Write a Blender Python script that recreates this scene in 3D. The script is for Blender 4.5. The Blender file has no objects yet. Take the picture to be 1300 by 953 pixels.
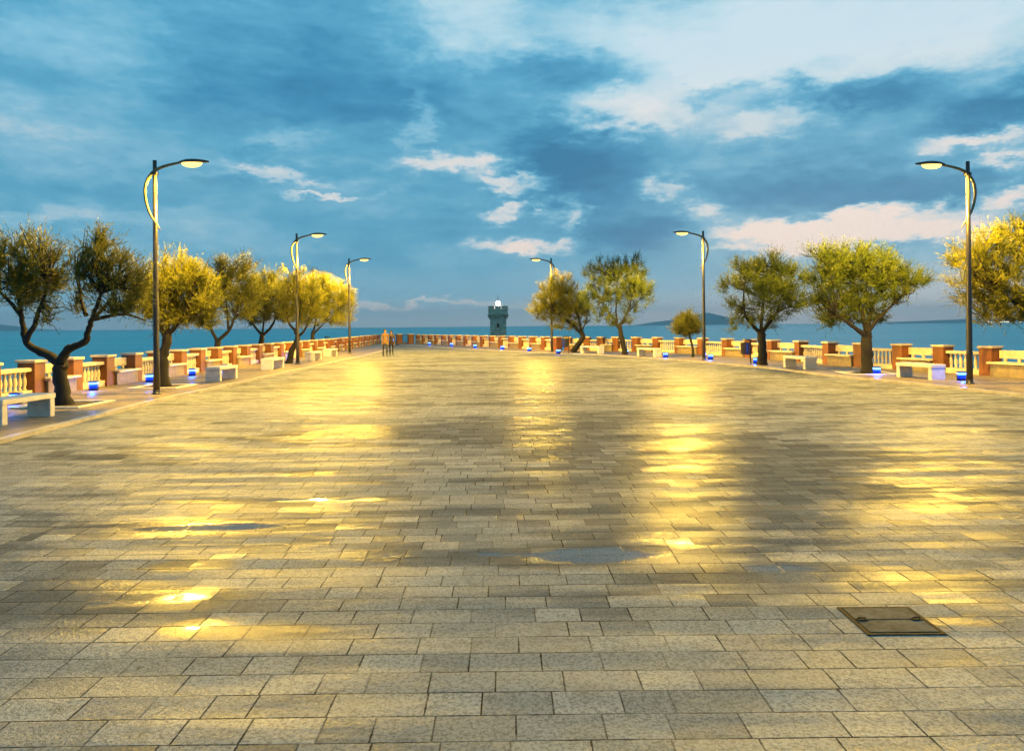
import bpy, bmesh, math, random
import numpy as np
from mathutils import Vector, Matrix
R = math.radians
rnd = random.Random(7)
scene = bpy.context.scene
COL = scene.collection

# ------------------------------------------------------------------ camera geometry
F, CX, CY, CAMH, ROLL = 950.0, 650.0, 413.5, 1.70, R(0.5)
def ray(px, py):
    dx, dy = px - CX, CY - py
    ax = dx * math.cos(ROLL) + dy * math.sin(ROLL)
    ay = -dx * math.sin(ROLL) + dy * math.cos(ROLL)
    return Vector((ax / F, 1.0, ay / F))
def at(px, py, z=0.0):
    """ground point seen at a photo position"""
    d = ray(px, py); t = (z - CAMH) / d.z
    return Vector((d.x * t, t, z))
def atY(px, py, Y):
    d = ray(px, py); return Vector((d.x * Y, Y, CAMH + d.z * Y))
HAZE = 6.5e-5
PZ = -0.06          # level of the square; the walks are at 0

# ------------------------------------------------------------------ node helper
class NT:
    def __init__(s, tree):
        s.t = tree; s.n = tree.nodes; s.l = tree.links
    def put(s, sock, v):
        if isinstance(v, bpy.types.NodeSocket): s.l.new(v, sock)
        elif v is not None: sock.default_value = v
    def node(s, kind, ins=None, **props):
        n = s.n.new(kind)
        for k, v in props.items(): setattr(n, k, v)
        for k, v in (ins or {}).items(): s.put(n.inputs[k], v)
        return n
    def m(s, op, a, b=None, c=None, clamp=False):
        n = s.n.new('ShaderNodeMath'); n.operation = op; n.use_clamp = clamp
        s.put(n.inputs[0], a)
        if b is not None: s.put(n.inputs[1], b)
        if c is not None: s.put(n.inputs[2], c)
        return n.outputs[0]
    def v(s, op, a, b=None, out=0):
        n = s.n.new('ShaderNodeVectorMath'); n.operation = op
        s.put(n.inputs[0], a)
        if b is not None: s.put(n.inputs[1], b)
        return n.outputs[out]
    def xyz(s, x=0.0, y=0.0, z=0.0):
        n = s.n.new('ShaderNodeCombineXYZ'); s.put(n.inputs[0], x); s.put(n.inputs[1], y); s.put(n.inputs[2], z)
        return n.outputs[0]
    def sep(s, v):
        n = s.n.new('ShaderNodeSeparateXYZ'); s.l.new(v, n.inputs[0]); return n.outputs
    def noise(s, vec, scale, detail=4.0, rough=0.55, out='Fac', dist=0.0):
        n = s.node('ShaderNodeTexNoise', {'Scale': scale, 'Detail': detail, 'Roughness': rough, 'Distortion': dist})
        if vec is not None: s.l.new(vec, n.inputs['Vector'])
        return n.outputs[out]
    def step(s, x, a, b):
        n = s.node('ShaderNodeMapRange', interpolation_type='SMOOTHSTEP')
        s.put(n.inputs[0], x); n.inputs[1].default_value = a; n.inputs[2].default_value = b
        return n.outputs[0]
    def mix(s, f, a, b):
        n = s.n.new('ShaderNodeMix'); n.data_type = 'RGBA'
        s.put(n.inputs[0], f)
        s.put(n.inputs[6], (*a, 1) if isinstance(a, tuple) and len(a) == 3 else a)
        s.put(n.inputs[7], (*b, 1) if isinstance(b, tuple) and len(b) == 3 else b)
        return n.outputs[2]
    def mixf(s, f, a, b):
        n = s.n.new('ShaderNodeMix'); n.data_type = 'FLOAT'
        s.put(n.inputs[0], f); s.put(n.inputs[2], a); s.put(n.inputs[3], b); return n.outputs[0]
    def ramp(s, f, stops):
        n = s.n.new('ShaderNodeValToRGB'); s.l.new(f, n.inputs[0]); e = n.color_ramp.elements
        while len(e) < len(stops): e.new(0.5)
        for q, (p, c) in zip(e, stops): q.position = p; q.color = (*c, 1)
        return n.outputs[0]
    def bump(s, h, strength=1.0, dist=1.0, normal=None):
        n = s.node('ShaderNodeBump', {'Height': h, 'Strength': strength, 'Distance': dist})
        if normal is not None: s.l.new(normal, n.inputs['Normal'])
        return n.outputs[0]

def material(name):
    m = bpy.data.materials.new(name); m.use_nodes = True
    t = NT(m.node_tree); b = t.n['Principled BSDF']
    return m, t, b
def plain(name, col, rough=0.6, var=0.25, scale=6.0, bump=0.004, metal=0.0, bscale=60.0, spec=0.5, dirt=None):
    """one colour with blotchy variation and a fine bump"""
    m, t, b = material(name)
    co = t.node('ShaderNodeTexCoord').outputs['Object']
    n = t.noise(co, scale, 6, 0.65)
    f = t.step(n, 0.3, 0.7)
    lo = tuple(c * (1 - var) for c in col); hi = tuple(min(1, c * (1 + var)) for c in col)
    c = t.mix(f, lo, hi)
    if dirt:
        n2 = t.noise(co, scale * 0.45, 8, 0.7)
        c = t.mix(t.step(n2, 0.55, 0.75), c, dirt)
    t.put(b.inputs['Base Color'], c)
    b.inputs['Roughness'].default_value = rough; b.inputs['Metallic'].default_value = metal
    b.inputs['Specular IOR Level'].default_value = spec
    if bump: t.put(b.inputs['Normal'], t.bump(t.noise(co, bscale, 5, 0.7), 0.6, bump))
    return m
def glow(name, col, strength):
    m, t, b = material(name)
    b.inputs['Base Color'].default_value = (*[c * 0.5 for c in col], 1)
    b.inputs['Emission Color'].default_value = (*col, 1); b.inputs['Emission Strength'].default_value = strength
    return m

# ------------------------------------------------------------------ mesh helper
class MB:
    def __init__(s): s.v = []; s.f = []; s.sm = []
    def add(s, vs, fs, smooth=False):
        k = len(s.v); s.v += [tuple(p) for p in vs]
        for f in fs: s.f.append(tuple(k + i for i in f)); s.sm.append(smooth)
    def box(s, x0, y0, z0, x1, y1, z1, c=0.0, tw=None):
        """box with chamfered vertical and top edges; tw=(sx,sy) scales the top"""
        if c <= 0:
            vs = [(x0,y0,z0),(x1,y0,z0),(x1,y1,z0),(x0,y1,z0),(x0,y0,z1),(x1,y0,z1),(x1,y1,z1),(x0,y1,z1)]
            s.add(vs, [(3,2,1,0),(4,5,6,7),(0,1,5,4),(1,2,6,5),(2,3,7,6),(3,0,4,7)]); return
        def ring(i, z):
            return [(x0+c+i,y0+i,z),(x1-c-i,y0+i,z),(x1-i,y0+c+i,z),(x1-i,y1-c-i,z),(x1-c-i,y1-i,z),(x0+c+i,y1-i,z),(x0+i,y1-c-i,z),(x0+i,y0+c+i,z)]
        k = c * 0.8
        rs = [ring(k, z0), ring(0, z0 + k), ring(0, z1 - k), ring(k, z1)]
        vs = [p for r in rs for p in r]; fs = [tuple(range(7, -1, -1)), tuple(range(24, 32))]
        for a in range(3):
            for i in range(8):
                j = (i + 1) % 8; fs.append((a*8+i, a*8+j, a*8+8+j, a*8+8+i))
        s.add(vs, fs)
    def tube(s, pts, rad, n=8, smooth=True, flat=None):
        """tapered tube along pts; rad list; flat scales one cross axis"""
        pts = [Vector(p) for p in pts]; m = len(pts); ring = []; up = None
        for i, p in enumerate(pts):
            d = (pts[min(i+1, m-1)] - pts[max(i-1, 0)]).normalized()
            if up is None:
                up = Vector((0,1,0)) if abs(d.y) < 0.9 else Vector((1,0,0))
            a = d.cross(up).normalized(); up = a.cross(d).normalized()
            r = rad[i] if isinstance(rad, (list, tuple)) else rad
            fl = 1.0 if flat is None else flat
            ring.append([p + a * (r * math.cos(2*math.pi*k/n)) + up * (r * fl * math.sin(2*math.pi*k/n)) for k in range(n)])
        vs = [q for r_ in ring for q in r_]; fs = []
        for i in range(m - 1):
            for k in range(n):
                j = (k + 1) % n; fs.append((i*n+k, i*n+j, (i+1)*n+j, (i+1)*n+k))
        fs.append(tuple(range(n - 1, -1, -1))); fs.append(tuple((m-1)*n + k for k in range(n)))
        s.add(vs, fs, smooth)
    def lathe(s, prof, c=(0,0,0), n=16, smooth=True, phase=0.0):
        vs = []; fs = []
        for (r, z) in prof:
            for k in range(n):
                a = 2*math.pi*k/n + phase; vs.append((c[0]+r*math.cos(a), c[1]+r*math.sin(a), c[2]+z))
        for i in range(len(prof)-1):
            for k in range(n):
                j = (k+1) % n; fs.append((i*n+k, i*n+j, (i+1)*n+j, (i+1)*n+k))
        fs.append(tuple(range(n-1, -1, -1))); fs.append(tuple((len(prof)-1)*n+k for k in range(n)))
        s.add(vs, fs, smooth)
    def build(s, name, mat, parent=None):
        me = bpy.data.meshes.new(name); me.from_pydata(s.v, [], s.f)
        me.polygons.foreach_set('use_smooth', s.sm); me.materials.append(mat); me.update()
        o = bpy.data.objects.new(name, me); COL.objects.link(o); o.parent = parent
        return o
def fastmesh(name, V, faces_n, mat, parent=None):
    """V: (n*faces_n,3) unshared polygons"""
    me = bpy.data.meshes.new(name); n = len(V)
    me.vertices.add(n); me.vertices.foreach_set('co', V.astype(np.float32).ravel())
    me.loops.add(n); me.loops.foreach_set('vertex_index', np.arange(n, dtype=np.int32))
    p = n // faces_n; me.polygons.add(p)
    me.polygons.foreach_set('loop_start', np.arange(p, dtype=np.int32) * faces_n)
    me.update(calc_edges=True); me.materials.append(mat)
    o = bpy.data.objects.new(name, me); COL.objects.link(o); o.parent = parent
    return o
def empty(name, loc, rz=0.0):
    o = bpy.data.objects.new(name, None); COL.objects.link(o); o.location = loc; o.rotation_euler = (0, 0, rz); o.empty_display_size = 0.2
    return o
def tag(o, label=None, cat=None, group=None, kind=None):
    for k, v in (('label', label), ('category', cat), ('group', group), ('kind', kind)):
        if v: o[k] = v
    if label and not kind: o['kind'] = 'thing'
    if label: assert 4 <= len(label.split()) <= 16, label
    return o
KIDS = {}
def copy_tree(o, parent=None):
    c = o.copy(); COL.objects.link(c); c.parent = parent
    for ch in KIDS.get(o.name) or [x for x in COL.objects if x.parent == o]: copy_tree(ch, c)
    return c
ONES = 'first second third fourth fifth sixth seventh eighth ninth tenth eleventh twelfth thirteenth fourteenth fifteenth sixteenth seventeenth eighteenth nineteenth'.split()
def ordinal(n):
    if n < 20: return ONES[n-1]
    t = {2: 'twent', 3: 'thirt', 4: 'fort', 5: 'fift'}[n//10]
    return t + 'ieth' if n % 10 == 0 else t + 'y-' + ONES[n % 10 - 1]

# ------------------------------------------------------------------ materials
def paving_material():
    m, t, b = material('wet_stone_paving')
    co = t.node('ShaderNodeTexCoord').outputs['Object']
    x, y, _ = t.sep(co)
    ROW, LEN = 0.2116, 0.325
    far = t.m('GREATER_THAN', y, 5.72)
    leftf = t.m('LESS_THAN', t.m('ADD', x, t.m('MULTIPLY', y, 0.045)), -3.75)
    # each field of the square is laid at its own slight angle
    ang = t.m('ADD', t.m('MULTIPLY', far, R(-1.3)), t.m('MULTIPLY', t.m('MULTIPLY', leftf, far), R(3.4)))
    ang = t.m('ADD', ang, R(-0.4))
    ca, sa = t.m('COSINE', ang), t.m('SINE', ang)
    u = t.m('SUBTRACT', t.m('MULTIPLY', x, ca), t.m('MULTIPLY', y, sa))
    v = t.m('ADD', t.m('MULTIPLY', x, sa), t.m('MULTIPLY', y, ca))
    v = t.m('ADD', v, t.m('MULTIPLY', t.m('SUBTRACT', t.noise(t.xyz(x, 0.0, y), 0.35, 2), 0.5), 0.05))
    vr = t.m('DIVIDE', v, ROW); row = t.m('FLOOR', vr); fv = t.m('SUBTRACT', vr, row)
    dv = t.m('MULTIPLY', t.m('MINIMUM', fv, t.m('SUBTRACT', 1.0, fv)), ROW)
    sh = t.node('ShaderNodeTexWhiteNoise', {'W': t.m('ADD', row, t.m('MULTIPLY', leftf, 311.0))}, noise_dimensions='1D').outputs['Value']
    W = t.m('ADD', t.m('DIVIDE', u, LEN), t.m('MULTIPLY', sh, 900.0))
    vo = t.node('ShaderNodeTexVoronoi', {'W': W, 'Scale': 1.0, 'Randomness': 0.92}, voronoi_dimensions='1D', feature='DISTANCE_TO_EDGE')
    du = t.m('MULTIPLY', vo.outputs['Distance'], LEN)
    vc = t.node('ShaderNodeTexVoronoi', {'W': W, 'Scale': 1.0, 'Randomness': 0.92}, voronoi_dimensions='1D', feature='F1').outputs['Color']
    cr, cg, cb = t.sep(vc)
    d = t.m('MINIMUM', du, dv)
    wob = t.m('MULTIPLY', t.m('SUBTRACT', t.noise(co, 38.0, 4, 0.7), 0.35), 0.0085)
    joint = t.m('SUBTRACT', 1.0, t.step(t.m('SUBTRACT', d, wob), 0.0008, 0.0048))
    joint = t.m('MULTIPLY', joint, t.m('ADD', 0.35, t.m('MULTIPLY', t.step(t.noise(co, 1.9, 4, 0.6), 0.35, 0.6), 0.65)))
    # dampness: broad patches where the stone has soaked and the film of water lies smooth
    stretch = t.v('MULTIPLY', co, (0.42, 1.0, 1.0))
    n1 = t.noise(stretch, 0.55, 5, 0.62)
    n2 = t.noise(stretch, 1.7, 6, 0.65)
    n3 = t.noise(t.v('MULTIPLY', t.xyz(u, v, 0.0), (0.30, 1.7, 1.0)), 1.3, 6, 0.62)
    wet = t.m('ADD', t.m('MULTIPLY', n1, 0.50), t.m('ADD', t.m('MULTIPLY', n2, 0.22), t.m('MULTIPLY', n3, 0.32)))
    tj = t.m('MULTIPLY', t.m('SUBTRACT', cg, 0.5), 0.10)
    wet = t.m('ADD', wet, tj)
    # damp places, plus spots added for the near lamp's streak (x, y, rx, ry, amount)
    for (px, py, rx, ry, am) in DAMP_AND_STREAK:
        q = t.v('MULTIPLY', t.v('SUBTRACT', co, (px, py, 0.0)), (1/rx, 1/ry, 0.0))
        e = t.m('POWER', 2.718, t.m('MULTIPLY', t.v('DOT_PRODUCT', q, q, out=1), -1.0))
        wet = t.m('MULTIPLY_ADD', e, am, wet)
    soak = t.step(wet, 0.475, 0.60)
    pud = t.m('MULTIPLY', t.step(wet, 0.70, 0.84), 0.92)
    joint = t.m('MULTIPLY', joint, t.m('SUBTRACT', 1.0, t.m('MULTIPLY', pud, 0.8)))
    # stone
    grain = t.m('ADD', t.m('MULTIPLY', t.noise(co, 55.0, 2, 0.6), 0.55), t.m('MULTIPLY', t.noise(co, 170.0, 2, 0.7), 0.45))
    blot = t.noise(co, 3.2, 7, 0.7)
    base = t.mix(cr, (0.235, 0.245, 0.245), (0.345, 0.355, 0.35))
    base = t.mix(t.m('MULTIPLY', t.step(cb, 0.82, 0.92), 0.5), base, (0.20, 0.20, 0.20))
    base = t.mix(t.m('MULTIPLY', t.step(grain, 0.46, 0.58), 0.62), base, (0.065, 0.065, 0.06))
    base = t.mix(t.m('MULTIPLY', t.step(t.noise(t.v('ADD', co, (7.0, 3.0, 1.0)), 80.0, 2, 0.6), 0.58, 0.68), 0.5), base, (0.36, 0.34, 0.29))
    base = t.mix(t.m('MULTIPLY', t.step(blot, 0.52, 0.72), 0.45), base, (0.11, 0.10, 0.075))
    spots = t.node('ShaderNodeTexVoronoi', {'Vector': co, 'Scale': 3.1}, feature='F1').outputs['Distance']
    base = t.mix(t.m('MULTIPLY', t.m('SUBTRACT', 1.0, t.step(spots, 0.03, 0.055)), 0.8), base, (0.05, 0.045, 0.04))
    base = t.mix(t.m('MULTIPLY', soak, 0.62), base, (0.055, 0.052, 0.043))
    base = t.mix(t.m('MULTIPLY', joint, 0.95), base, (0.012, 0.010, 0.008))
    t.put(b.inputs['Base Color'], base)
    rg = t.mixf(soak, t.m('ADD', 0.36, t.m('MULTIPLY', cb, 0.12)), t.m('ADD', 0.25, t.m('MULTIPLY', cg, 0.14)))
    rg = t.mixf(pud, rg, 0.05)
    rg = t.mixf(joint, rg, 0.6)
    b.inputs['Roughness'].default_value = 0.9; b.inputs['Specular IOR Level'].default_value = 0.0
    keep = t.m('SUBTRACT', 1.0, pud)
    tilt = t.m('ADD', t.m('MULTIPLY', t.m('SUBTRACT', cr, 0.5), t.m('MULTIPLY', du, 0.03)), t.m('MULTIPLY', t.m('SUBTRACT', cg, 0.5), t.m('MULTIPLY', fv, 0.008)))
    fine = t.m('MULTIPLY', t.m('MULTIPLY', t.noise(co, 75.0, 3, 0.65), 0.0055), t.mixf(soak, 1.0, 0.40))
    und = t.m('MULTIPLY', t.noise(co, 9.0, 3), 0.004)
    h = t.m('MULTIPLY', t.m('ADD', t.m('ADD', fine, und), tilt), keep)
    h = t.m('SUBTRACT', h, t.m('MULTIPLY', joint, 0.003))
    nb = t.bump(h, 1.0, 1.0); t.put(b.inputs['Normal'], nb)
    gl = t.node('ShaderNodeBsdfGlossy', {'Color': (1, 1, 1, 1), 'Roughness': rg, 'Normal': nb})
    fr = t.node('ShaderNodeFresnel', {'IOR': 1.33, 'Normal': nb}).outputs[0]
    fac = t.mixf(soak, t.m('ADD', 0.026, t.m('MULTIPLY', cb, 0.02)), t.m('ADD', 0.024, t.m('MULTIPLY', cr, 0.034)))
    fac = t.m('MULTIPLY', fac, t.m('ADD', 0.35, t.m('MULTIPLY', t.step(t.noise(t.v('MULTIPLY', t.xyz(u, v, 4.0), (0.35, 2.6, 1.0)), 1.1, 7, 0.68), 0.40, 0.62), 1.35)))
    fac = t.mixf(t.m('MULTIPLY', pud, 0.85), fac, fr)
    fac = t.m('MULTIPLY', fac, t.m('SUBTRACT', 1.0, t.m('MULTIPLY', joint, 0.8)))
    mx = t.node('ShaderNodeMixShader', {0: fac}); t.l.new(b.outputs[0], mx.inputs[1]); t.l.new(gl.outputs[0], mx.inputs[2])
    t.l.new(mx.outputs[0], t.n['Material Output'].inputs['Surface'])
    return m
def P_(px, py): p = at(px, py, PZ); return (p.x, p.y)
DAMP_AND_STREAK = [(*P_(742, 706), 0.55, 0.20, 0.40), (*P_(390, 634), 1.0, 0.10, 0.40), (*P_(1040, 625), 2.2, 1.2, 0.14), (*P_(820, 570), 2.4, 1.6, 0.10),
        (*P_(215, 672), 0.8, 0.22, 0.25), (*P_(300, 668), 0.7, 0.2, 0.22), (*P_(110, 765), 0.6, 0.25, 0.20), (*P_(365, 800), 0.35, 0.12, 0.22),
        (*P_(1130, 740), 0.8, 0.14, 0.13), (*P_(1200, 790), 0.5, 0.12, 0.13), (*P_(950, 660), 1.2, 0.35, 0.16), (*P_(985, 720), 0.5, 0.2, 0.2),
        (*P_(630, 545), 2.5, 1.5, 0.08), (*P_(560, 845), 1.2, 0.5, -0.12), (*P_(800, 850), 1.4, 0.6, -0.14), (*P_(300, 600), 2.5, 1.5, -0.08), (*P_(250, 520), 3, 3, -0.1), (*P_(243, 716), 0.26, 0.16, 0.20), (*P_(240, 757), 0.20, 0.14, 0.24), (*P_(246, 797), 0.15, 0.11, 0.26), (*P_(490, 705), 0.3, 0.12, 0.30), (*P_(600, 703), 0.3, 0.10, 0.24), (*P_(880, 690), 0.9, 0.3, 0.20),  # three narrow left-hand spots added to catch the near lamp's streak
        (*P_(405, 600), 0.5, 0.3, 0.14), (*P_(868, 592), 0.5, 0.35, 0.18), (*P_(690, 575), 0.4, 0.4, 0.12)]

def walk_material():
    m, t, b = material('damp_walk_paving')
    co = t.node('ShaderNodeTexCoord').outputs['Object']
    br = t.node('ShaderNodeTexBrick', {'Vector': co, 'Color1': (0.30, 0.235, 0.165, 1), 'Color2': (0.22, 0.17, 0.12, 1), 'Mortar': (0.04, 0.03, 0.025, 1), 'Scale': 1.0,
               'Mortar Size': 0.006, 'Brick Width': 0.25, 'Row Height': 0.125})
    n = t.noise(co, 0.8, 6, 0.65)
    c = t.mix(t.m('MULTIPLY', t.step(n, 0.45, 0.65), 0.55), br.outputs['Color'], (0.06, 0.045, 0.035))
    t.put(b.inputs['Base Color'], c)
    t.put(b.inputs['Roughness'], t.mixf(t.step(n, 0.45, 0.6), 0.6, 0.32))
    h = t.m('ADD', t.m('MULTIPLY', t.noise(co, 120.0, 3), 0.003), t.m('MULTIPLY', br.outputs['Fac'], -0.004))
    t.put(b.inputs['Normal'], t.bump(h, 0.8, 1.0))
    return m
def sea_material():
    m, t, b = material('sea_water')
    co = t.node('ShaderNodeTexCoord').outputs['Object']
    sw = t.noise(t.v('MULTIPLY', co, (0.25, 1.0, 1.0)), 0.006, 5, 0.6)
    c = t.mix(t.step(sw, 0.35, 0.65), (0.012, 0.40, 0.42), (0.025, 0.48, 0.50))
    t.put(b.inputs['Base Color'], c)
    b.inputs['Roughness'].default_value = 0.35; b.inputs['IOR'].default_value = 1.33; b.inputs['Specular IOR Level'].default_value = 0.22
    h = t.m('ADD', t.m('MULTIPLY', t.noise(co, 0.25, 6, 0.6), 0.9), t.m('MULTIPLY', t.noise(co, 0.03, 3), 2.0))
    t.put(b.inputs['Normal'], t.bump(h, 1.0, 1.0))
    return m
def leaf_material(name, a, c_):
    m, t, b = material(name)
    co = t.node('ShaderNodeTexCoord').outputs['Object']
    n = t.noise(co, 1.6, 4, 0.6)
    col = t.mix(t.step(n, 0.35, 0.65), a, c_)
    t.put(b.inputs['Base Color'], col); b.inputs['Roughness'].default_value = 0.6; b.inputs['Specular IOR Level'].default_value = 0.25
    tr = t.node('ShaderNodeBsdfTranslucent'); t.put(tr.inputs['Color'], t.mix(0.5, col, (0.16, 0.15, 0.02)))
    mx = t.node('ShaderNodeMixShader', {0: 0.2}); t.l.new(b.outputs[0], mx.inputs[1]); t.l.new(tr.outputs[0], mx.inputs[2])
    t.l.new(mx.outputs[0], t.n['Material Output'].inputs['Surface'])
    return m
def bark_material():
    m, t, b = material('dark_bark')
    co = t.node('ShaderNodeTexCoord').outputs['Object']
    n = t.noise(t.v('MULTIPLY', co, (1.0, 1.0, 0.25)), 22.0, 6, 0.7)
    t.put(b.inputs['Base Color'], t.mix(n, (0.004, 0.003, 0.0025), (0.012, 0.009, 0.007))); b.inputs['Roughness'].default_value = 0.85
    t.put(b.inputs['Normal'], t.bump(n, 1.0, 0.02)); return m
def masonry_material():
    m, t, b = material('rough_grey_masonry')
    co = t.node('ShaderNodeTexCoord').outputs['Object']
    x, y, z = t.sep(co)
    an = t.m('MULTIPLY', t.m('ARCTAN2', y, x), 1.5)
    br = t.node('ShaderNodeTexBrick', {'Vector': t.xyz(an, z, 0.0), 'Color1': (0.75, 0.58, 0.44, 1), 'Color2': (0.50, 0.39, 0.30, 1), 'Mortar': (0.17, 0.14, 0.12, 1), 'Scale': 1.0,
               'Mortar Size': 0.02, 'Brick Width': 0.55, 'Row Height': 0.26})
    n = t.noise(co, 1.6, 6, 0.7)
    t.put(b.inputs['Base Color'], t.mix(t.m('MULTIPLY', t.step(n, 0.45, 0.65), 0.45), br.outputs['Color'], (0.26, 0.25, 0.18))); b.inputs['Roughness'].default_value = 0.9
    t.put(b.inputs['Normal'], t.bump(t.m('ADD', t.m('MULTIPLY', br.outputs['Fac'], -0.06), t.m('MULTIPLY', t.noise(co, 6.0, 5), 0.08)), 1.0, 1.0))
    return m

M = dict(
    paving=paving_material(), walk=walk_material(), sea=sea_material(), bark=bark_material(), masonry=masonry_material(),
    kerb=plain('pale_kerb_stone', (0.42, 0.38, 0.32), 0.35, 0.25, 3.0, 0.003),
    orange=plain('orange_render', (0.165, 0.052, 0.010), 0.6, 0.25, 3.0, 0.004, dirt=(0.08, 0.028, 0.009)),
    cap=plain('cream_cap_stone', (0.56, 0.46, 0.33), 0.5, 0.18, 4.0, 0.003, dirt=(0.36, 0.30, 0.22)),
    cream=plain('cream_cast_stone', (0.60, 0.50, 0.36), 0.5, 0.16, 4.0, 0.003, dirt=(0.40, 0.33, 0.24)),
    tan=plain('stained_bench_foot', (0.24, 0.185, 0.11), 0.6, 0.25, 4.0, 0.004, dirt=(0.12, 0.10, 0.07)),
    white=plain('white_cast_concrete', (0.64, 0.60, 0.55), 0.45, 0.12, 5.0, 0.002, dirt=(0.45, 0.41, 0.36)),
    pole=plain('dark_painted_steel', (0.022, 0.019, 0.018), 0.32, 0.2, 8.0, 0.0, spec=0.6),
    gold_lit=plain('lamplit_gold_steel', (0.16, 0.115, 0.05), 0.35, 0.2, 8.0, 0.0, metal=0.4),  # dark arm coloured gold to carry the glow of its lamp
    iron=plain('black_iron', (0.02, 0.02, 0.022), 0.45, 0.2, 8.0, 0.0),
    matt=plain('matt_black_housing', (0.006, 0.006, 0.007), 0.7, 0.2, 8.0, 0.0, spec=0.1),
    bin=plain('charcoal_bin_metal', (0.025, 0.026, 0.03), 0.4, 0.2, 8.0, 0.0),
    soil=plain('tree_pit_soil', (0.05, 0.036, 0.024), 0.9, 0.4, 9.0, 0.02),
    rock=plain('dark_shore_rock', (0.10, 0.085, 0.07), 0.85, 0.4, 0.4, 0.2, bscale=2.0),
    cliff=plain('retaining_wall_stone', (0.16, 0.135, 0.11), 0.85, 0.3, 1.2, 0.05, bscale=6.0),
    hill=plain('wooded_hillside', (0.09, 0.13, 0.13), 0.9, 0.25, 0.002, 0.0),
    lid=plain('manhole_lid_stone', (0.10, 0.10, 0.09), 0.7, 0.4, 9.0, 0.012, bscale=75.0, spec=0.05, dirt=(0.035, 0.033, 0.03)),
    frame=plain('rusty_manhole_steel', (0.022, 0.016, 0.012), 0.75, 0.4, 20.0, 0.004, spec=0.08),
    lens=glow('lit_sodium_lens', (1.0, 0.70, 0.17), 2.5),
    beacon=glow('lit_beacon_lens', (1.0, 0.97, 0.85), 60.0),
    blue=glow('lit_blue_tube', (0.008, 0.10, 1.0), 2.6),
    bluedim=glow('dim_blue_tube', (0.005, 0.08, 1.0), 0.9),
    bluehot=glow('lit_blue_tube_core', (0.13, 0.42, 1.0), 5.0),
    town=glow('lit_town_windows', (1.0, 0.80, 0.50), 4.0),
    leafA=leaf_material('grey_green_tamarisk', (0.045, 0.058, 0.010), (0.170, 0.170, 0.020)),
    leafLit=leaf_material('lamplit_tamarisk', (0.075, 0.085, 0.010), (0.265, 0.255, 0.022)),  # yellow lamplight put into the leaf colour of the lit trees
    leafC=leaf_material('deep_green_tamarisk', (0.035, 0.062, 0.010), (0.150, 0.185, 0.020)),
    skin=plain('skin', (0.30, 0.17, 0.11), 0.5, 0.05, 10, 0.0), hair=plain('dark_hair', (0.02, 0.014, 0.01), 0.5, 0.2, 30, 0.0),
    ochre=plain('ochre_jacket_cloth', (0.20, 0.11, 0.035), 0.8, 0.15, 12, 0.002), darkcloth=plain('dark_trouser_cloth', (0.03, 0.028, 0.028), 0.8, 0.2, 12, 0.002),
    brown=plain('brown_coat_cloth', (0.07, 0.04, 0.022), 0.8, 0.15, 12, 0.002),
)

# ------------------------------------------------------------------ plan of the place
WL = [(-12.4, 19.3 + 1.7 * k) for k in range(-1, 19)]                      # left parapet pillars
a, b_ = Vector(WL[-1]), Vector((-14.0, 78.0))
WL += [tuple(a.lerp(b_, i / 17)) for i in range(1, 18)]
WR = [(15.75, 22.05), (15.2, 23.8), (14.65, 25.45), (14.15, 27.2), (13.55, 29.0), (13.15, 30.95), (12.9, 33.4), (12.5, 35.8), (12.1, 38.0), (11.5, 39.95), (10.75, 42.2), (9.95, 44.4),
      (8.95, 46.1), (7.9, 47.5), (6.8, 48.6), (5.9, 49.4), (5.0, 49.95), (3.75, 50.3)]
a, b_ = Vector((3.1, 51.2)), Vector((-9.4, 75.0))
WF = [tuple(a.lerp(b_, i / 16)) for i in range(17)]                        # far right parapet
KL = [(-7.7, -30), (-7.95, 11.6), (-8.5, 17.7), (-8.7, 30), (-8.75, 44), (-9.6, 60), (-11.6, 74.0)]
KR = [(12.6, -30), (12.4, 12)] + [tuple(at(*p)[:2]) for p in ((1300, 500.5), (1170, 487), (1040, 474.2), (985, 467), (900, 459.6), (825, 453.8), (765, 450))] + [(2.2, 47.2), (-3.2, 55.5), (-8.2, 66.5), (-11.0, 72.5)]

def sheet(name, pts, z, mat, kind='structure'):
    me = bpy.data.meshes.new(name); bm = bmesh.new()
    vs = [bm.verts.new((p[0], p[1], z)) for p in pts]; f = bm.faces.new(vs)
    if f.normal.z < 0: f.normal_flip()
    f.normal_update()
    if f.normal.z < 0: bmesh.ops.reverse_faces(bm, faces=[f])
    bmesh.ops.triangulate(bm, faces=bm.faces[:]); bm.to_mesh(me); bm.free(); me.materials.append(mat)
    o = bpy.data.objects.new(name, me); COL.objects.link(o); o['kind'] = kind; return o
def offs(pts, d):
    out = []
    for i, p in enumerate(pts):
        q0, q1 = Vector(pts[max(i-1, 0)]), Vector(pts[min(i+1, len(pts)-1)])
        t_ = (q1 - q0).normalized(); out.append((p[0] - t_.y * d, p[1] + t_.x * d))
    return out
plaza_pts = offs(KL, 0) + offs(KR, 0)[::-1]
sheet('square', plaza_pts, PZ, M['paving'])
def strip_block(name, inner, outer, z0, z1, mat):
    m = MB(); n = len(inner)
    for i in range(n - 1):
        a0, a1, b0, b1 = inner[i], inner[i+1], outer[i], outer[i+1]
        m.add([(*a0, z0), (*a1, z0), (*b1, z0), (*b0, z0), (*a0, z1), (*a1, z1), (*b1, z1), (*b0, z1)], [(4,5,6,7), (0,1,5,4), (2,3,7,6)])
    o = m.build(name, mat); bm = bmesh.new(); bm.from_mesh(o.data); bmesh.ops.recalc_face_normals(bm, faces=bm.faces[:]); bm.to_mesh(o.data); bm.free(); o['kind'] = 'structure'; return o
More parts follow.
